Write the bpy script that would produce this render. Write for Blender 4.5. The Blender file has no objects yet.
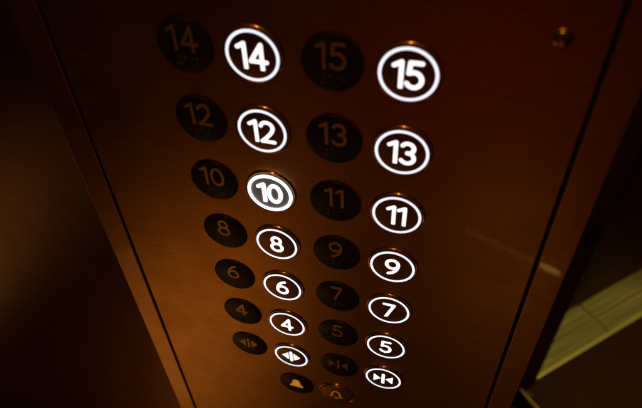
import bpy, bmesh, math, random
from mathutils import Vector, Matrix
random.seed(4)
S = bpy.context.scene
C = S.collection
PI = math.pi
Z0 = 1.305                       # height of the top button row above the floor (m)
PITCH = 45.0                     # mm between rows

# ------------------------------------------------------------------ helpers
def link(o, parent=None):
    C.objects.link(o)
    if parent: o.parent = parent
    return o

def mesh_obj(name, bm, mat, parent=None, smooth=True, angle=35):
    me = bpy.data.meshes.new(name)
    bmesh.ops.recalc_face_normals(bm, faces=bm.faces[:]) if len(bm.faces) else None
    bm.to_mesh(me); bm.free()
    me.materials.append(mat)
    if smooth:
        for p in me.polygons: p.use_smooth = True
        me.set_sharp_from_angle(angle=math.radians(angle))
    return link(bpy.data.objects.new(name, me), parent)

def thing(name, label, cat, loc, group=None, kind=None):
    o = bpy.data.objects.new(name, None); link(o)
    o.empty_display_size = .01
    o.location = loc
    tag(o, label, cat, group, kind)
    return o

def tag(o, label, cat, group=None, kind=None):
    o['label'] = label; o['category'] = cat
    if group: o['group'] = group
    if kind: o['kind'] = kind

def lathe(bm, prof, n=72, closed=False):
    """profile of (radius, out) in mm, turned about the panel normal (-y)"""
    rings = []
    for r, h in prof:
        if r < 1e-6:
            rings.append([bm.verts.new((0, -h/1000, 0))])
        else:
            rings.append([bm.verts.new((r*math.cos(2*PI*i/n)/1000, -h/1000, r*math.sin(2*PI*i/n)/1000)) for i in range(n)])
    pairs = list(zip(rings, rings[1:]))
    if closed: pairs.append((rings[-1], rings[0]))
    for a, b in pairs:
        for i in range(n):
            j = (i+1) % n
            if len(a) == 1: bm.faces.new((a[0], b[j], b[i]))
            elif len(b) == 1: bm.faces.new((a[i], a[j], b[0]))
            else: bm.faces.new((a[i], a[j], b[j], b[i]))
    return bm

def box(bm, lo, hi, bevel=0, seg=2):
    r = bmesh.ops.create_cube(bm, size=1)
    vs = r['verts']
    for v in vs:
        v.co = Vector([lo[k] + (v.co[k]+.5)*(hi[k]-lo[k]) for k in range(3)])
    if bevel:
        es = list({e for v in vs for e in v.link_edges})
        bmesh.ops.bevel(bm, geom=es, offset=bevel, segments=seg, profile=.5, affect='EDGES')
    return bm

# ------------------------------------------------------------------ materials
def newmat(name):
    m = bpy.data.materials.new(name); m.use_nodes = True
    nt = m.node_tree
    return m, nt, nt.nodes['Principled BSDF']

def nd(nt, t, **kw):
    n = nt.nodes.new(t)
    for k, v in kw.items(): setattr(n, k, v)
    return n

def brushed(name, col, rough, coat=0., stretch=(3, 3, 900), bump=.02, smudge=.08, metal=1.0, spec=.5, coat_rough=.07, grain=.14, coat_bump=False):
    m, nt, b = newmat(name)
    tc = nd(nt, 'ShaderNodeTexCoord')
    mp = nd(nt, 'ShaderNodeMapping'); mp.inputs['Scale'].default_value = stretch
    nt.links.new(tc.outputs['Object'], mp.inputs[0])
    fine = nd(nt, 'ShaderNodeTexNoise'); fine.inputs['Scale'].default_value = 1; fine.inputs['Detail'].default_value = 6; fine.inputs['Roughness'].default_value = .7
    nt.links.new(mp.outputs[0], fine.inputs['Vector'])
    big = nd(nt, 'ShaderNodeTexNoise'); big.inputs['Scale'].default_value = 22; big.inputs['Detail'].default_value = 7; big.inputs['Roughness'].default_value = .62
    nt.links.new(tc.outputs['Object'], big.inputs['Vector'])
    speck = nd(nt, 'ShaderNodeTexNoise'); speck.inputs['Scale'].default_value = 900; speck.inputs['Detail'].default_value = 2
    nt.links.new(tc.outputs['Object'], speck.inputs['Vector'])
    r1 = nd(nt, 'ShaderNodeMapRange'); r1.inputs[1].default_value = .3; r1.inputs[2].default_value = .7
    r1.inputs[3].default_value = rough-smudge; r1.inputs[4].default_value = rough+smudge
    nt.links.new(big.outputs[0], r1.inputs[0])
    nt.links.new(r1.outputs[0], b.inputs['Roughness'])
    # grain: alloy colour varies along the brushing
    mx = nd(nt, 'ShaderNodeMath', operation='ADD'); nt.links.new(fine.outputs[0], mx.inputs[0]); nt.links.new(speck.outputs[0], mx.inputs[1])
    mr = nd(nt, 'ShaderNodeMapRange'); mr.inputs[1].default_value = .6; mr.inputs[2].default_value = 1.4
    mr.inputs[3].default_value = 1-grain; mr.inputs[4].default_value = 1+grain
    nt.links.new(mx.outputs[0], mr.inputs[0])
    vm = nd(nt, 'ShaderNodeVectorMath', operation='SCALE'); vm.inputs[0].default_value = col
    nt.links.new(mr.outputs[0], vm.inputs['Scale'])
    nt.links.new(vm.outputs[0], b.inputs['Base Color'])
    b.inputs['Metallic'].default_value = metal
    b.inputs['Specular IOR Level'].default_value = spec
    bp = nd(nt, 'ShaderNodeBump'); bp.inputs['Strength'].default_value = bump; bp.inputs['Distance'].default_value = .0005
    nt.links.new(fine.outputs[0], bp.inputs['Height']); nt.links.new(bp.outputs[0], b.inputs['Normal'])
    b.inputs['Coat Weight'].default_value = coat; b.inputs['Coat Roughness'].default_value = coat_rough
    return m

STEEL = (.32, .142, .026)
m_panel = brushed('bronze brushed steel face', STEEL, .395, coat=.016, smudge=.045, grain=.42, coat_rough=.045)
m_strip = brushed('bronze brushed steel strip', STEEL, .40, coat=.15, smudge=.045, grain=.28, coat_rough=.045)
m_cap   = brushed('bronze steel button cap', (.20, .092, .034), .46, grain=.08)
m_wall  = brushed('dark brushed steel wall', (.22, .088, .027), .38, smudge=.02, coat=.0)
m_bezel = brushed('polished steel bezel', STEEL, .42, bump=.0, smudge=.03, grain=.03)
nt = m_bezel.node_tree                      # satin metal under a mirror-bright polished edge
gl = nd(nt, 'ShaderNodeBsdfGlossy'); gl.inputs['Color'].default_value = (.75, .42, .13, 1); gl.inputs['Roughness'].default_value = .13
mxs = nd(nt, 'ShaderNodeMixShader'); mxs.inputs[0].default_value = .5
nt.links.new(nt.nodes['Principled BSDF'].outputs[0], mxs.inputs[1]); nt.links.new(gl.outputs[0], mxs.inputs[2])
nt.links.new(mxs.outputs[0], nt.nodes['Material Output'].inputs['Surface'])
m_screw = brushed('dull brass screw', (.40, .20, .06), .27, bump=.02, smudge=.05, grain=.1)
m_dark, nt, b = newmat('dark recess'); b.inputs['Base Color'].default_value = (.006, .004, .003, 1); b.inputs['Roughness'].default_value = .7
m_enamel = brushed('black enamel', (.012, .0048, .0062), .42, metal=0, spec=.10, grain=.3, smudge=.1, stretch=(300, 300, 300), bump=.05)
m_brass = brushed('brass lettering', (.39, .22, .065), .46, metal=.9, grain=.5)
m_gold  = brushed('gilt lettering', (1.0, .74, .13), .47, metal=1, grain=.06)
m_dot = brushed('lit-toned brassy dots', (.11, .06, .03), .35, metal=.5, grain=.3)  # lit tops of the dots put into a paler, brassy colour
m_floor = brushed('dark floor', (.055, .011, .006), .6, metal=0, spec=.2, stretch=(120, 120, 120), grain=.4, bump=.1)
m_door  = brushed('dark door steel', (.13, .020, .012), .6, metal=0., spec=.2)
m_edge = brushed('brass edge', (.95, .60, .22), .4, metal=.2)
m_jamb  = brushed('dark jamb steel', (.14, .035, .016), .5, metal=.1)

def glow(name, col, s):
    m, nt, b = newmat(name)
    tc = nd(nt, 'ShaderNodeTexCoord'); nz = nd(nt, 'ShaderNodeTexNoise'); nz.inputs['Scale'].default_value = 160
    nt.links.new(tc.outputs['Object'], nz.inputs['Vector'])
    mr = nd(nt, 'ShaderNodeMapRange'); mr.inputs[3].default_value = s*.92; mr.inputs[4].default_value = s*1.08
    nt.links.new(nz.outputs[0], mr.inputs[0]); nt.links.new(mr.outputs[0], b.inputs['Emission Strength'])
    b.inputs['Base Color'].default_value = (.7, .7, .7, 1)
    b.inputs['Emission Color'].default_value = (*col, 1)
    return m
m_ring = glow('lit ring diffuser', (.82, .85, 1.0), 1.25)
m_num  = glow('lit numeral diffuser', (1.0, .97, 1.0), 1.35)
m_ring_hot = glow('bright ring diffuser', (.84, .87, 1.0), 4.0)
m_num_hot  = glow('bright numeral diffuser', (1, .98, 1), 3.2)
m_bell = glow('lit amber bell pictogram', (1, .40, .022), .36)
m_bell_dim = glow('gold bell outline with added glow', (1, .40, .03), .15)  # outline is unlit; weak emission added to its reflected light
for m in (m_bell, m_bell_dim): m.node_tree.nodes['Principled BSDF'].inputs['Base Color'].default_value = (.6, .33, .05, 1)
m_cap_hot, nt, b = newmat('grey cap with bloom glow')  # grey colour and weak emission imitate bloom over the steel cap
b.inputs['Base Color'].default_value = (.18, .17, .157, 1); b.inputs['Roughness'].default_value = .5
tc = nd(nt, 'ShaderNodeTexCoord'); nz = nd(nt, 'ShaderNodeTexNoise'); nz.inputs['Scale'].default_value = 240
mr = nd(nt, 'ShaderNodeMapRange'); mr.inputs[3].default_value = .012; mr.inputs[4].default_value = .03
nt.links.new(tc.outputs['Object'], nz.inputs['Vector']); nt.links.new(nz.outputs[0], mr.inputs[0]); nt.links.new(mr.outputs[0], b.inputs['Emission Strength'])
b.inputs['Emission Color'].default_value = (1, .98, .92, 1)

# ------------------------------------------------------------------ glyphs: distance field -> mesh
def arc(cx, cy, rx, ry, a0, a1, n=22):
    return [(cx+rx*math.cos(math.radians(a0+(a1-a0)*i/n)), cy+ry*math.sin(math.radians(a0+(a1-a0)*i/n))) for i in range(n+1)]
# strokes in a box of height 1 (centre lines), (strokes, width)
def bez(p0, p1, p2, n=14):
    return [((1-t)**2*p0[0]+2*t*(1-t)*p1[0]+t*t*p2[0], (1-t)**2*p0[1]+2*t*(1-t)*p1[1]+t*t*p2[1]) for t in [i/n for i in range(n+1)]]
DIG = {
 '0': ([arc(.29, .5, .29, .5, 90, 450, 44)], .58),
 '1': ([[(-.02, .84), (.25, 1.0), (.25, -.3)]], .27),
 '2': ([arc(.27, .73, .27, .27, 165, -20, 20)+bez((.524, .64), (.44, .40), (.0, .0))+[(.56, 0)]], .56),
 '3': ([arc(.25, .755, .245, .245, 150, -90, 22), arc(.25, .265, .275, .265, 90, -150, 24)], .52),
 '4': ([[(.46, -.3), (.46, 1.0), (.0, .28), (.64, .28)]], .64),
 '5': ([[(.50, 1.0), (.09, 1.0), (.05, .57)]+arc(.24, .31, .29, .31, 118, -150, 24)], .53),
 '6': ([bez((.46, 1.0), (.06, .86), (.005, .36), 16), arc(.285, .30, .285, .30, 0, 360, 36)], .57),
 '7': ([[(.0, 1.0), (.54, 1.0), (.07, -.25)]], .54),
 '8': ([arc(.28, .765, .225, .235, 0, 360, 34), arc(.28, .27, .28, .27, 0, 360, 36)], .56),
 '9': ([arc(.285, .70, .285, .30, 0, 360, 36), bez((.565, .64), (.51, .14), (.11, 0), 16)], .57),
}
def seg_d(px, py, a, b):
    dx, dy = b[0]-a[0], b[1]-a[1]
    L = dx*dx+dy*dy
    t = 0 if L == 0 else max(0, min(1, ((px-a[0])*dx+(py-a[1])*dy)/L))
    return math.hypot(px-a[0]-t*dx, py-a[1]-t*dy)
def poly_d(px, py, P):
    inside = False; d = 1e9
    for i in range(len(P)):
        a, b = P[i], P[i-1]
        d = min(d, seg_d(px, py, a, b))
        if (a[1] > py) != (b[1] > py) and px < (b[0]-a[0])*(py-a[1])/(b[1]-a[1])+a[0]: inside = not inside
    return -d if inside else d

def layout(text, h, w, gap):
    """stroke list for digits, in mm, centred; h = full glyph height incl. stroke"""
    sc = h-w; x = 0; out = []
    for ch in text:
        st, adv = DIG[ch]
        for s in st: out.append([(x+p[0]*sc, p[1]*sc) for p in s])
        x += adv*sc+w+gap
    W = x-w-gap
    return [[(px-W/2, py-sc/2) for px, py in s] for s in out]
def icon(kind, h, w, th, tw, gap):
    """door open / door close symbols as polygons + strokes"""
    st = [[(0, -h/2+w/2), (0, h/2-w/2)]]
    a = w/2+gap; b = a+tw
    if kind == 'open':
        polys = [[(s*a, th/2), (s*a, -th/2), (s*b, 0)] for s in (1, -1)]
    else:
        polys = [[(s*b, th/2), (s*b, -th/2), (s*a, 0)] for s in (1, -1)]
    return st, polys
BELL = [(-5.6, -4.6), (5.6, -4.6), (5.6, -3.7), (3.9, -2.4), (3.3, .4)] + arc(0, 1.6, 3.2, 4.0, 0, 180, 16) + [(-3.3, .4), (-3.9, -2.4), (-5.6, -3.7)]

def sdf_mesh(strokes, polys, w, h0, h1, off, round_=.0, res=.22, extent=9.6, clip=None):
    """extruded outline of strokes (width w) and polygons; off=(x,z) mm; base h0, top h1 mm out of the panel"""
    n = int(2*extent/res)+1
    segs = [(s[i], s[i+1]) for s in strokes for i in range(len(s)-1)]
    def f(x, y):
        d = min([seg_d(x, y, a, b) for a, b in segs])-w/2 if segs else 1e9
        for P in polys: d = min(d, poly_d(x, y, P)-round_)
        if clip: d = max(d, abs(y)-clip)
        return d
    xs = [-extent+i*res for i in range(n)]
    F = [[f(x, y) for y in xs] for x in xs]
    bm = bmesh.new(); cache = {}
    def V(x, y):
        k = (round(x, 4), round(y, 4))
        if k not in cache: cache[k] = bm.verts.new(((x+off[0])/1000, -h1/1000, (y+off[1])/1000))
        return cache[k]
    for i in range(n-1):
        for j in range(n-1):
            q = [(xs[i], xs[j], F[i][j]), (xs[i+1], xs[j], F[i+1][j]), (xs[i+1], xs[j+1], F[i+1][j+1]), (xs[i], xs[j+1], F[i][j+1])]
            if min(p[2] for p in q) >= 0: continue
            vs = []
            for k in range(4):
                a, b = q[k], q[(k+1) % 4]
                if a[2] < 0: vs.append(V(a[0], a[1]))
                if (a[2] < 0) != (b[2] < 0):
                    t = max(.02, min(.98, a[2]/(a[2]-b[2])))
                    vs.append(V(a[0]+t*(b[0]-a[0]), a[1]+t*(b[1]-a[1])))
            u = []
            for v in vs:
                if v not in u: u.append(v)
            if len(u) >= 3:
                try: bm.faces.new(u)
                except ValueError: pass
    bmesh.ops.recalc_face_normals(bm, faces=bm.faces[:])
    edges = [e for e in bm.edges if len(e.link_faces) == 1]
    r = bmesh.ops.extrude_edge_only(bm, edges=edges)
    for v in [g for g in r['geom'] if isinstance(g, bmesh.types.BMVert)]: v.co.y = -h0/1000
    return bm

# ------------------------------------------------------------------ control panel
XL, XR = -166.6, 104.2                  # face plate between the two dark joints (mm)
T_L, T_R = -187.0, 122.0                # outer edges of the strips
GAP = 1.7
ZT, ZB = 330.0, -560.0
def B(bm, x0, x1, y0, y1, z0, z1, bev=0):
    return box(bm, (x0/1000, y0/1000, Z0+z0/1000), (x1/1000, y1/1000, Z0+z1/1000), bev/1000)
panel = thing('control_panel', 'tall bronze brushed steel lift control panel carrying four columns of discs and buttons', 'control panel', (0, 0, 0))
mesh_obj('face_plate', B(bmesh.new(), XL, XR, 0, 4, ZB, ZT, .7), m_panel, panel, smooth=False)
mesh_obj('side_strip', B(bmesh.new(), T_L, XL-GAP, -.3, 24, ZB, ZT, .9), m_strip, panel, smooth=False)
mesh_obj('side_strip', B(bmesh.new(), XR+GAP, T_R, -.3, 24, ZB, ZT, .9), m_strip, panel, smooth=False)
mesh_obj('backing', B(bmesh.new(), T_L+2, T_R-2, 4.5, 23, ZB+2, ZT-2), m_dark, panel, smooth=False)

# ------------------------------------------------------------------ buttons
COLX = {'pl': -86.9, 'bl': -50.07, 'pr': -10.93, 'br': 25.33}
R_BTN, R_PL = 13.9, 15.23
CT = 1.75                               # height of the cap face above the panel (mm)
def cap_bm():
    return lathe(bmesh.new(), [(14.0, -.3), (14.0, CT-.16), (13.95, CT-.04), (13.8, CT), (0, CT)])
def ring_bm(inner=12.45, up=0.):
    return lathe(bmesh.new(), [(inner, CT-.1), (inner, CT+up+.08), (inner+.07, CT+up+.11), (13.78, CT+up+.11), (13.88, CT+up+.08), (13.88, CT-.1)], closed=True)
def bezel_bm():
    pr = [(14.1, -.2)]
    pr += [(14.95+.8*math.cos(math.radians(a)), .25+.75*math.sin(math.radians(a))) for a in range(180, -1, -10)]
    pr += [(15.75, -.2)]
    return lathe(bmesh.new(), pr)
proto_cap, proto_ring, proto_bezel = cap_bm(), ring_bm(), bezel_bm()
me_cap = mesh_obj('cap', proto_cap, m_cap); me_ring = mesh_obj('light_ring', proto_ring, m_ring); me_bezel = mesh_obj('bezel', proto_bezel, m_bezel)
first = [me_cap, me_ring, me_bezel]
def part_copy(src, parent, mat=None):
    if not src.parent and src in first:
        first.remove(src); o = src
    else:
        o = src.copy(); C.objects.link(o)
        if mat is not None: o.data = src.data.copy()
    o.parent = parent
    if mat is not None: o.data.materials[0] = mat
    return o
BTN_GRP = 'round lit push buttons in two columns'
PL_GRP = 'black tactile discs beside the buttons'
rowz = lambda r: -PITCH*r
def at(x, z, out=0): return (x/1000, -out/1000, Z0+z/1000)

def button(col, row, what, label, hot=False):
    k = (2.7-CT)/230                     # centres were measured for a taller cap
    x, z = COLX[col], rowz(row)
    t = thing('push_button', label, 'button', at(x-k*(55.3-x), z-k*(138.7-z)), BTN_GRP)
    part_copy(me_bezel, t)
    part_copy(me_cap, t, m_cap_hot if hot else None)
    if hot: mesh_obj('light_ring', ring_bm(12.35, .4), m_ring_hot, t)
    else: part_copy(me_ring, t)
    mat = m_num_hot if hot else m_num
    if what in ('open', 'close'):
        st, po = icon(what, 14.2, 2.5, 8.6, 4.7, 1.25)
        mesh_obj('symbol', sdf_mesh(st, po, 2.5, CT-.1, CT+.12, (0, 0), .35), mat, t, angle=30)
    else:
        w = 2.15
        mesh_obj('numeral', sdf_mesh(layout(what, 14.8, w, .5), [], w, CT-.1, CT+(.45 if hot else .12), (0, 0), clip=7.4), mat, t, angle=30)
    return t
def btn_label(n, extra): return 'lit round button with white glowing ring and numeral %s, %s' % (n, extra)
button('br', 0, '15', 'topmost lit button of the right column, white ring around numeral 15')
button('bl', 0, '14', 'topmost lit button of the left column, white ring around numeral 14')
button('bl', 1, '12', 'lit button with white ring around numeral 12, above the brighter 10 button')
button('bl', 2, '10', 'brightest lit button, numeral 10 with greyish glowing centre inside its white ring', hot=True)
for col, row, n, nb in (('bl', 3, '8', 'just under the brighter 10 button'), ('bl', 4, '6', 'between the lit 8 and 4 buttons'), ('bl', 5, '4', 'just above the lit door opening button'),
                        ('br', 1, '13', 'just under the lit 15 button'), ('br', 2, '11', 'between the lit 13 and 9 buttons'), ('br', 3, '9', 'between the lit 11 and 7 buttons'),
                        ('br', 4, '7', 'between the lit 9 and 5 buttons'), ('br', 5, '5', 'just above the lit door closing button')):
    button(col, row, n, 'lit button with white ring around numeral %s, %s' % (n, nb))
button('bl', 6, 'open', 'lit door opening button, white arrowheads pointing outwards from a bar, under the 4 button')
button('br', 6, 'close', 'lit door closing button, white arrowheads pointing inwards to a bar, under the 5 button')

# unlit alarm button (bottom right)
AX, AZ = -13.6, -316.9
t = thing('push_button', 'unlit steel alarm button with small gold bell outline at the foot of the panel', 'button', at(AX, AZ), BTN_GRP)
part_copy(me_bezel, t); part_copy(me_cap, t, m_panel)
o = mesh_obj('groove', lathe(bmesh.new(), [(13.1, CT-.1), (13.1, CT+.03), (13.4, CT+.03), (13.4, CT-.1)], closed=True), m_dark, t)
st = [[(-5.0, -3.4), (-3.6, -2.6), (-3.2, .8)] + arc(0, 1.2, 3.2, 4.0, 180, 0, 18) + [(3.2, .8), (3.6, -2.6), (5.0, -3.4)], [(-1.1, -5.2), (1.1, -5.2)]]
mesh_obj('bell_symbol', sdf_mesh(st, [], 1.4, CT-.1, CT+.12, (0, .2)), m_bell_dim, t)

# ------------------------------------------------------------------ tactile discs
BR = {'1': (1,), '2': (1, 2), '3': (1, 4), '4': (1, 4, 5), '5': (1, 5), '6': (1, 2, 4), '7': (1, 2, 4, 5), '8': (1, 2, 5), '9': (2, 4), '0': (2, 4, 5), '#': (3, 4, 5, 6),
      'o': (1, 3, 5), 'p': (1, 2, 3, 4), 'c': (1, 4), 'l': (1, 2, 3), 'a': (1,), }
disc_src = mesh_obj('disc', lathe(bmesh.new(), [(R_PL, 0), (R_PL, .55), (R_PL-.2, .85), (R_PL-.55, .98), (0, .98)]), m_enamel)
first.append(disc_src)
def braille(text, y):
    bm = bmesh.new(); n = len(text); cw = 4.6
    for i, ch in enumerate(text):
        for d in BR[ch]:
            cx = (i-(n-1)/2)*cw + (-.95 if d <= 3 else .95)
            cz = y + 1.9*(1-((d-1) % 3))
            tmp = bmesh.new()
            lathe(tmp, [(.62, .9), (.56, 1.18), (.36, 1.36), (0, 1.42)], 12)
            me = bpy.data.meshes.new('t'); 
            for v in tmp.verts: v.co.x += cx/1000; v.co.z += cz/1000
            tmp.to_mesh(me); tmp.free(); bm.from_mesh(me); bpy.data.meshes.remove(me)
    return bm
def disc(x, z, what, label):
    t = thing('tactile_disc', label, 'tactile sign', at(x, z), PL_GRP)
    part_copy(disc_src, t)
    if what in ('open', 'close'):
        st, po = icon(what, 13.0, 1.8, 10.4, 5.0, 1.7)
        mesh_obj('symbol', sdf_mesh(st, po, 1.8, .9, 1.5, (-.2, 2.6), .1), m_brass, t)
        mesh_obj('braille', braille('op' if what == 'open' else 'cl', -8.6), m_dot, t)
    elif what == 'bell':
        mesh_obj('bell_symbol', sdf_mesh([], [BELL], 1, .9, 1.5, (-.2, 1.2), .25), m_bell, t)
        mesh_obj('braille', braille('al', -8.6), m_dot, t)
    else:
        w = 1.75
        mesh_obj('numeral', sdf_mesh(layout(what, 14.2, w, 1.5), [], w, .9, 1.5, (-.2, 4.0), clip=7.1), m_brass, t)
        mesh_obj('braille', braille('#'+what, -8.6), m_dot, t)
for i, n in enumerate(('14', '12', '10', '8', '6', '4')):
    disc(COLX['pl'], rowz(i), n, 'black disc with brass numeral %s, left of the lit %s button' % (n, n))
for i, n in enumerate(('15', '13', '11', '9', '7', '5')):
    disc(COLX['pr'], rowz(i), n, 'black disc with brass numeral %s, left of the lit %s button' % (n, n))
disc(COLX['pl'], rowz(6), 'open', 'black disc with brass arrowheads pointing outwards, left of the lit door opening button')
disc(COLX['pr'], rowz(6), 'close', 'black disc with brass arrowheads pointing inwards, left of the lit door closing button')
disc(-49.1, -316.9, 'bell', 'black disc with a solid gold bell, lowest disc on the panel')

# small dome screw, top right
t = thing('dome_screw', 'small round brass dome screw alone near the upper right of the panel', 'screw', at(85.7, 23.2))
mesh_obj('washer', lathe(bmesh.new(), [(4.7, -.1), (4.7, .35), (4.5, .55), (3.9, .6), (3.9, -.1)]), m_strip, t)
mesh_obj('head', lathe(bmesh.new(), [(3.7, -.1), (3.7, .5)] + [(3.7*math.cos(math.radians(a)), .5+1.3*math.sin(math.radians(a))) for a in range(10, 90, 10)] + [(0, 1.8)], 48), m_screw, t, angle=60)

# ------------------------------------------------------------------ setting
bm = box(bmesh.new(), (-2.6, 0, 0), (0, .05, 2.6))
o = mesh_obj('wall', bm, m_wall, smooth=False); o.location = (-.184, .026, 0); o.rotation_euler = (0, 0, math.radians(-12)); tag(o, 'dark brushed steel lift wall left of the control panel', 'wall', kind='structure')
bm = bmesh.new()
vs = [bm.verts.new(c) for c in ((-4, -4, 0), (4, -4, 0), (4, 4, 0), (-4, 4, 0))]; bm.faces.new(vs)
o = mesh_obj('floor', bm, m_floor, smooth=False); tag(o, 'dark brown lift floor below the control panel', 'floor', kind='structure')

# doorway: the door line runs at 45 degrees to the panel
P = Vector((.345, .667, 0))
def dbox(a0, a1, p0, p1, z0, z1, bev=0):
    """box in door coordinates: a along the sill, p away from the car"""
    bm = box(bmesh.new(), (a0, p0, z0), (a1, p1, z1), bev)
    return bm
def dplace(o):
    o.location = P; o.rotation_euler = (0, 0, PI/4)
sill = thing('door_sill', 'grooved yellowish metal door sill on the floor at lower right', 'door sill', P); sill.rotation_euler = (0, 0, PI/4)
m_sill = brushed('grooved sill metal', (.60, .53, .24), .5, metal=.15, stretch=(3, 60, 4), grain=.8, bump=.3)
m_bed = brushed('darker sill bed', (.36, .30, .12), .7, metal=0, stretch=(6, 60, 4), grain=.5)  # darker than the ridges so the groove lines show
m_nose = brushed('worn sill nosing', (.85, .72, .26), .45, metal=.2, stretch=(4, 200, 4), grain=.2)
def ridges(p0, p1, pitch, w):
    bm = bmesh.new()
    p = p0
    while p+w < p1:
        for a0, a1 in ((-.12, .288), (.294, .62), (.626, 1.6)):
            box(bm, (a0, p, .004), (a1, p+w*random.uniform(.85, 1.1), .012+random.uniform(-.0008, .0008)), .0006, 1)
        p += pitch
    return bm
mesh_obj('track_plate', ridges(.0105, .0595, .0082, .0058), m_sill, sill, smooth=False)
mesh_obj('track_plate', ridges(.067, .20, .0082, .0058), m_sill, sill, smooth=False)
mesh_obj('bed', dbox(-.12, 1.6, .0098, .21, .001, .0045), m_bed, sill, smooth=False)
mesh_obj('nosing', dbox(-.12, 1.6, 0, .0095, .001, .014, .002), m_nose, sill)
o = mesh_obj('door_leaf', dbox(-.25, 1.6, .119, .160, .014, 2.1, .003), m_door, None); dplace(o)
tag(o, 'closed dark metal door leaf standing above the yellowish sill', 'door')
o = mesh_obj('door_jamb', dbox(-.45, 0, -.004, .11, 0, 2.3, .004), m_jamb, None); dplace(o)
tag(o, 'dark narrow door jamb between control panel and yellowish sill', 'door jamb')
ft = thing('skirting', 'low brown skirting with a thin brassy top edge, beside the dark door jamb', 'skirting', P); ft.rotation_euler = (0, 0, PI/4)
mesh_obj('board', dbox(-.0795, -.0715, -.60, -.006, .001, .056), m_strip, ft, smooth=False)
mesh_obj('brass_edge', dbox(-.0795, -.0725, -.60, -.006, .0562, .060, .001), m_edge, ft, smooth=False)
mesh_obj('clip', dbox(-.0705, -.056, -.046, -.024, .040, .058, .002), m_jamb, ft, smooth=False)

# ------------------------------------------------------------------ lamps and added fills
def aim(o, target):
    o.rotation_euler = (Vector(target)-o.location).to_track_quat('-Z', 'Y').to_euler()
def area(name, loc, target, sx, sy, power, col, spread=180):
    l = bpy.data.lights.new(name, 'AREA'); l.shape = 'RECTANGLE'; l.size = sx; l.size_y = sy
    l.energy = power; l.color = col; l.spread = math.radians(spread)
    o = link(bpy.data.objects.new(name, l)); o.location = loc; aim(o, target); return o
area('warm_low_fill', (-.50, -.50, .26), (-.13, 0, .92), .40, .40, .49, (1, .455, .09))  # unseen fill standing in for the lit floor mirrored in the panel
area('ceiling_lamp', (-.10, -.42, 2.35), (-.05, 0, 1.15), .12, .016, 4.0, (1, .60, .20))
area('red_lamp', (.08, -1.15, .66), (.05, 0, 1.3), .55, .22, .10, (1, .05, .025))
def strip(name, a, b, target, width, power, col):
    a, b, t = Vector(a), Vector(b), Vector(target)
    c = (a+b)/2; x = (b-a).normalized(); z = (c-t); z = (z-x*z.dot(x)).normalized(); y = z.cross(x)
    o = area(name, c, target, (b-a).length, width, power, col)
    o.matrix_world = Matrix.Translation(c) @ Matrix((x, y, z)).transposed().to_4x4()
    return o
strip('streak_fill', (.095, -.90, .301), (.365, -.90, .195), (.083, 0, 1.205), .0035, .16, (1, .52, .10))  # unseen strip added for the streak, in place of a lit handrail
strip('wall_fill', (-1.40, .12, .03), (-1.08, -.10, .66), (-.40, .07, .95), .26, .17, (1, .42, .085))  # unseen fill added to give the left wall its warm glow
s = bpy.data.lights.new('door_lamp', 'SPOT'); s.energy = 30; s.color = (1, .85, .24); s.spot_size = math.radians(24); s.spot_blend = .8; s.shadow_soft_size = .05
o = link(bpy.data.objects.new('door_lamp', s)); o.location = (.50, .90, 2.0); aim(o, (.50, .84, 0))

w = bpy.data.worlds.new('World'); S.world = w; w.use_nodes = True
bg = w.node_tree.nodes['Background']; bg.inputs[0].default_value = (1, .34, .10, 1); bg.inputs[1].default_value = .014

# ------------------------------------------------------------------ camera
cam = bpy.data.cameras.new('camera'); co = link(bpy.data.objects.new('camera', cam))
cam.sensor_fit = 'HORIZONTAL'; cam.sensor_width = 36; cam.lens = .8924*36
cam.clip_start = .01; cam.clip_end = 50
r = (.9596118, -.03326101, -.27935443); d = (.17098223, -.71959042, .6730191); f = (-.22340607, -.69360171, -.68484042)
cv = lambda v: Vector((v[0], -v[2], v[1]))
X, Y, Zc = cv(r), -cv(d), -cv(f)
M = Matrix((X, Y, Zc)).transposed().to_4x4()
M.translation = Vector((.05533, -.22997, Z0+.13872))
co.matrix_world = M
cam.dof.use_dof = True; cam.dof.focus_distance = .405; cam.dof.aperture_fstop = 7.5
S.camera = co

S.view_settings.view_transform = 'Standard'; S.view_settings.look = 'None'
S.view_settings.exposure = 0; S.view_settings.gamma = 1
S.cycles.use_denoising = True
S.cycles.max_bounces = 6
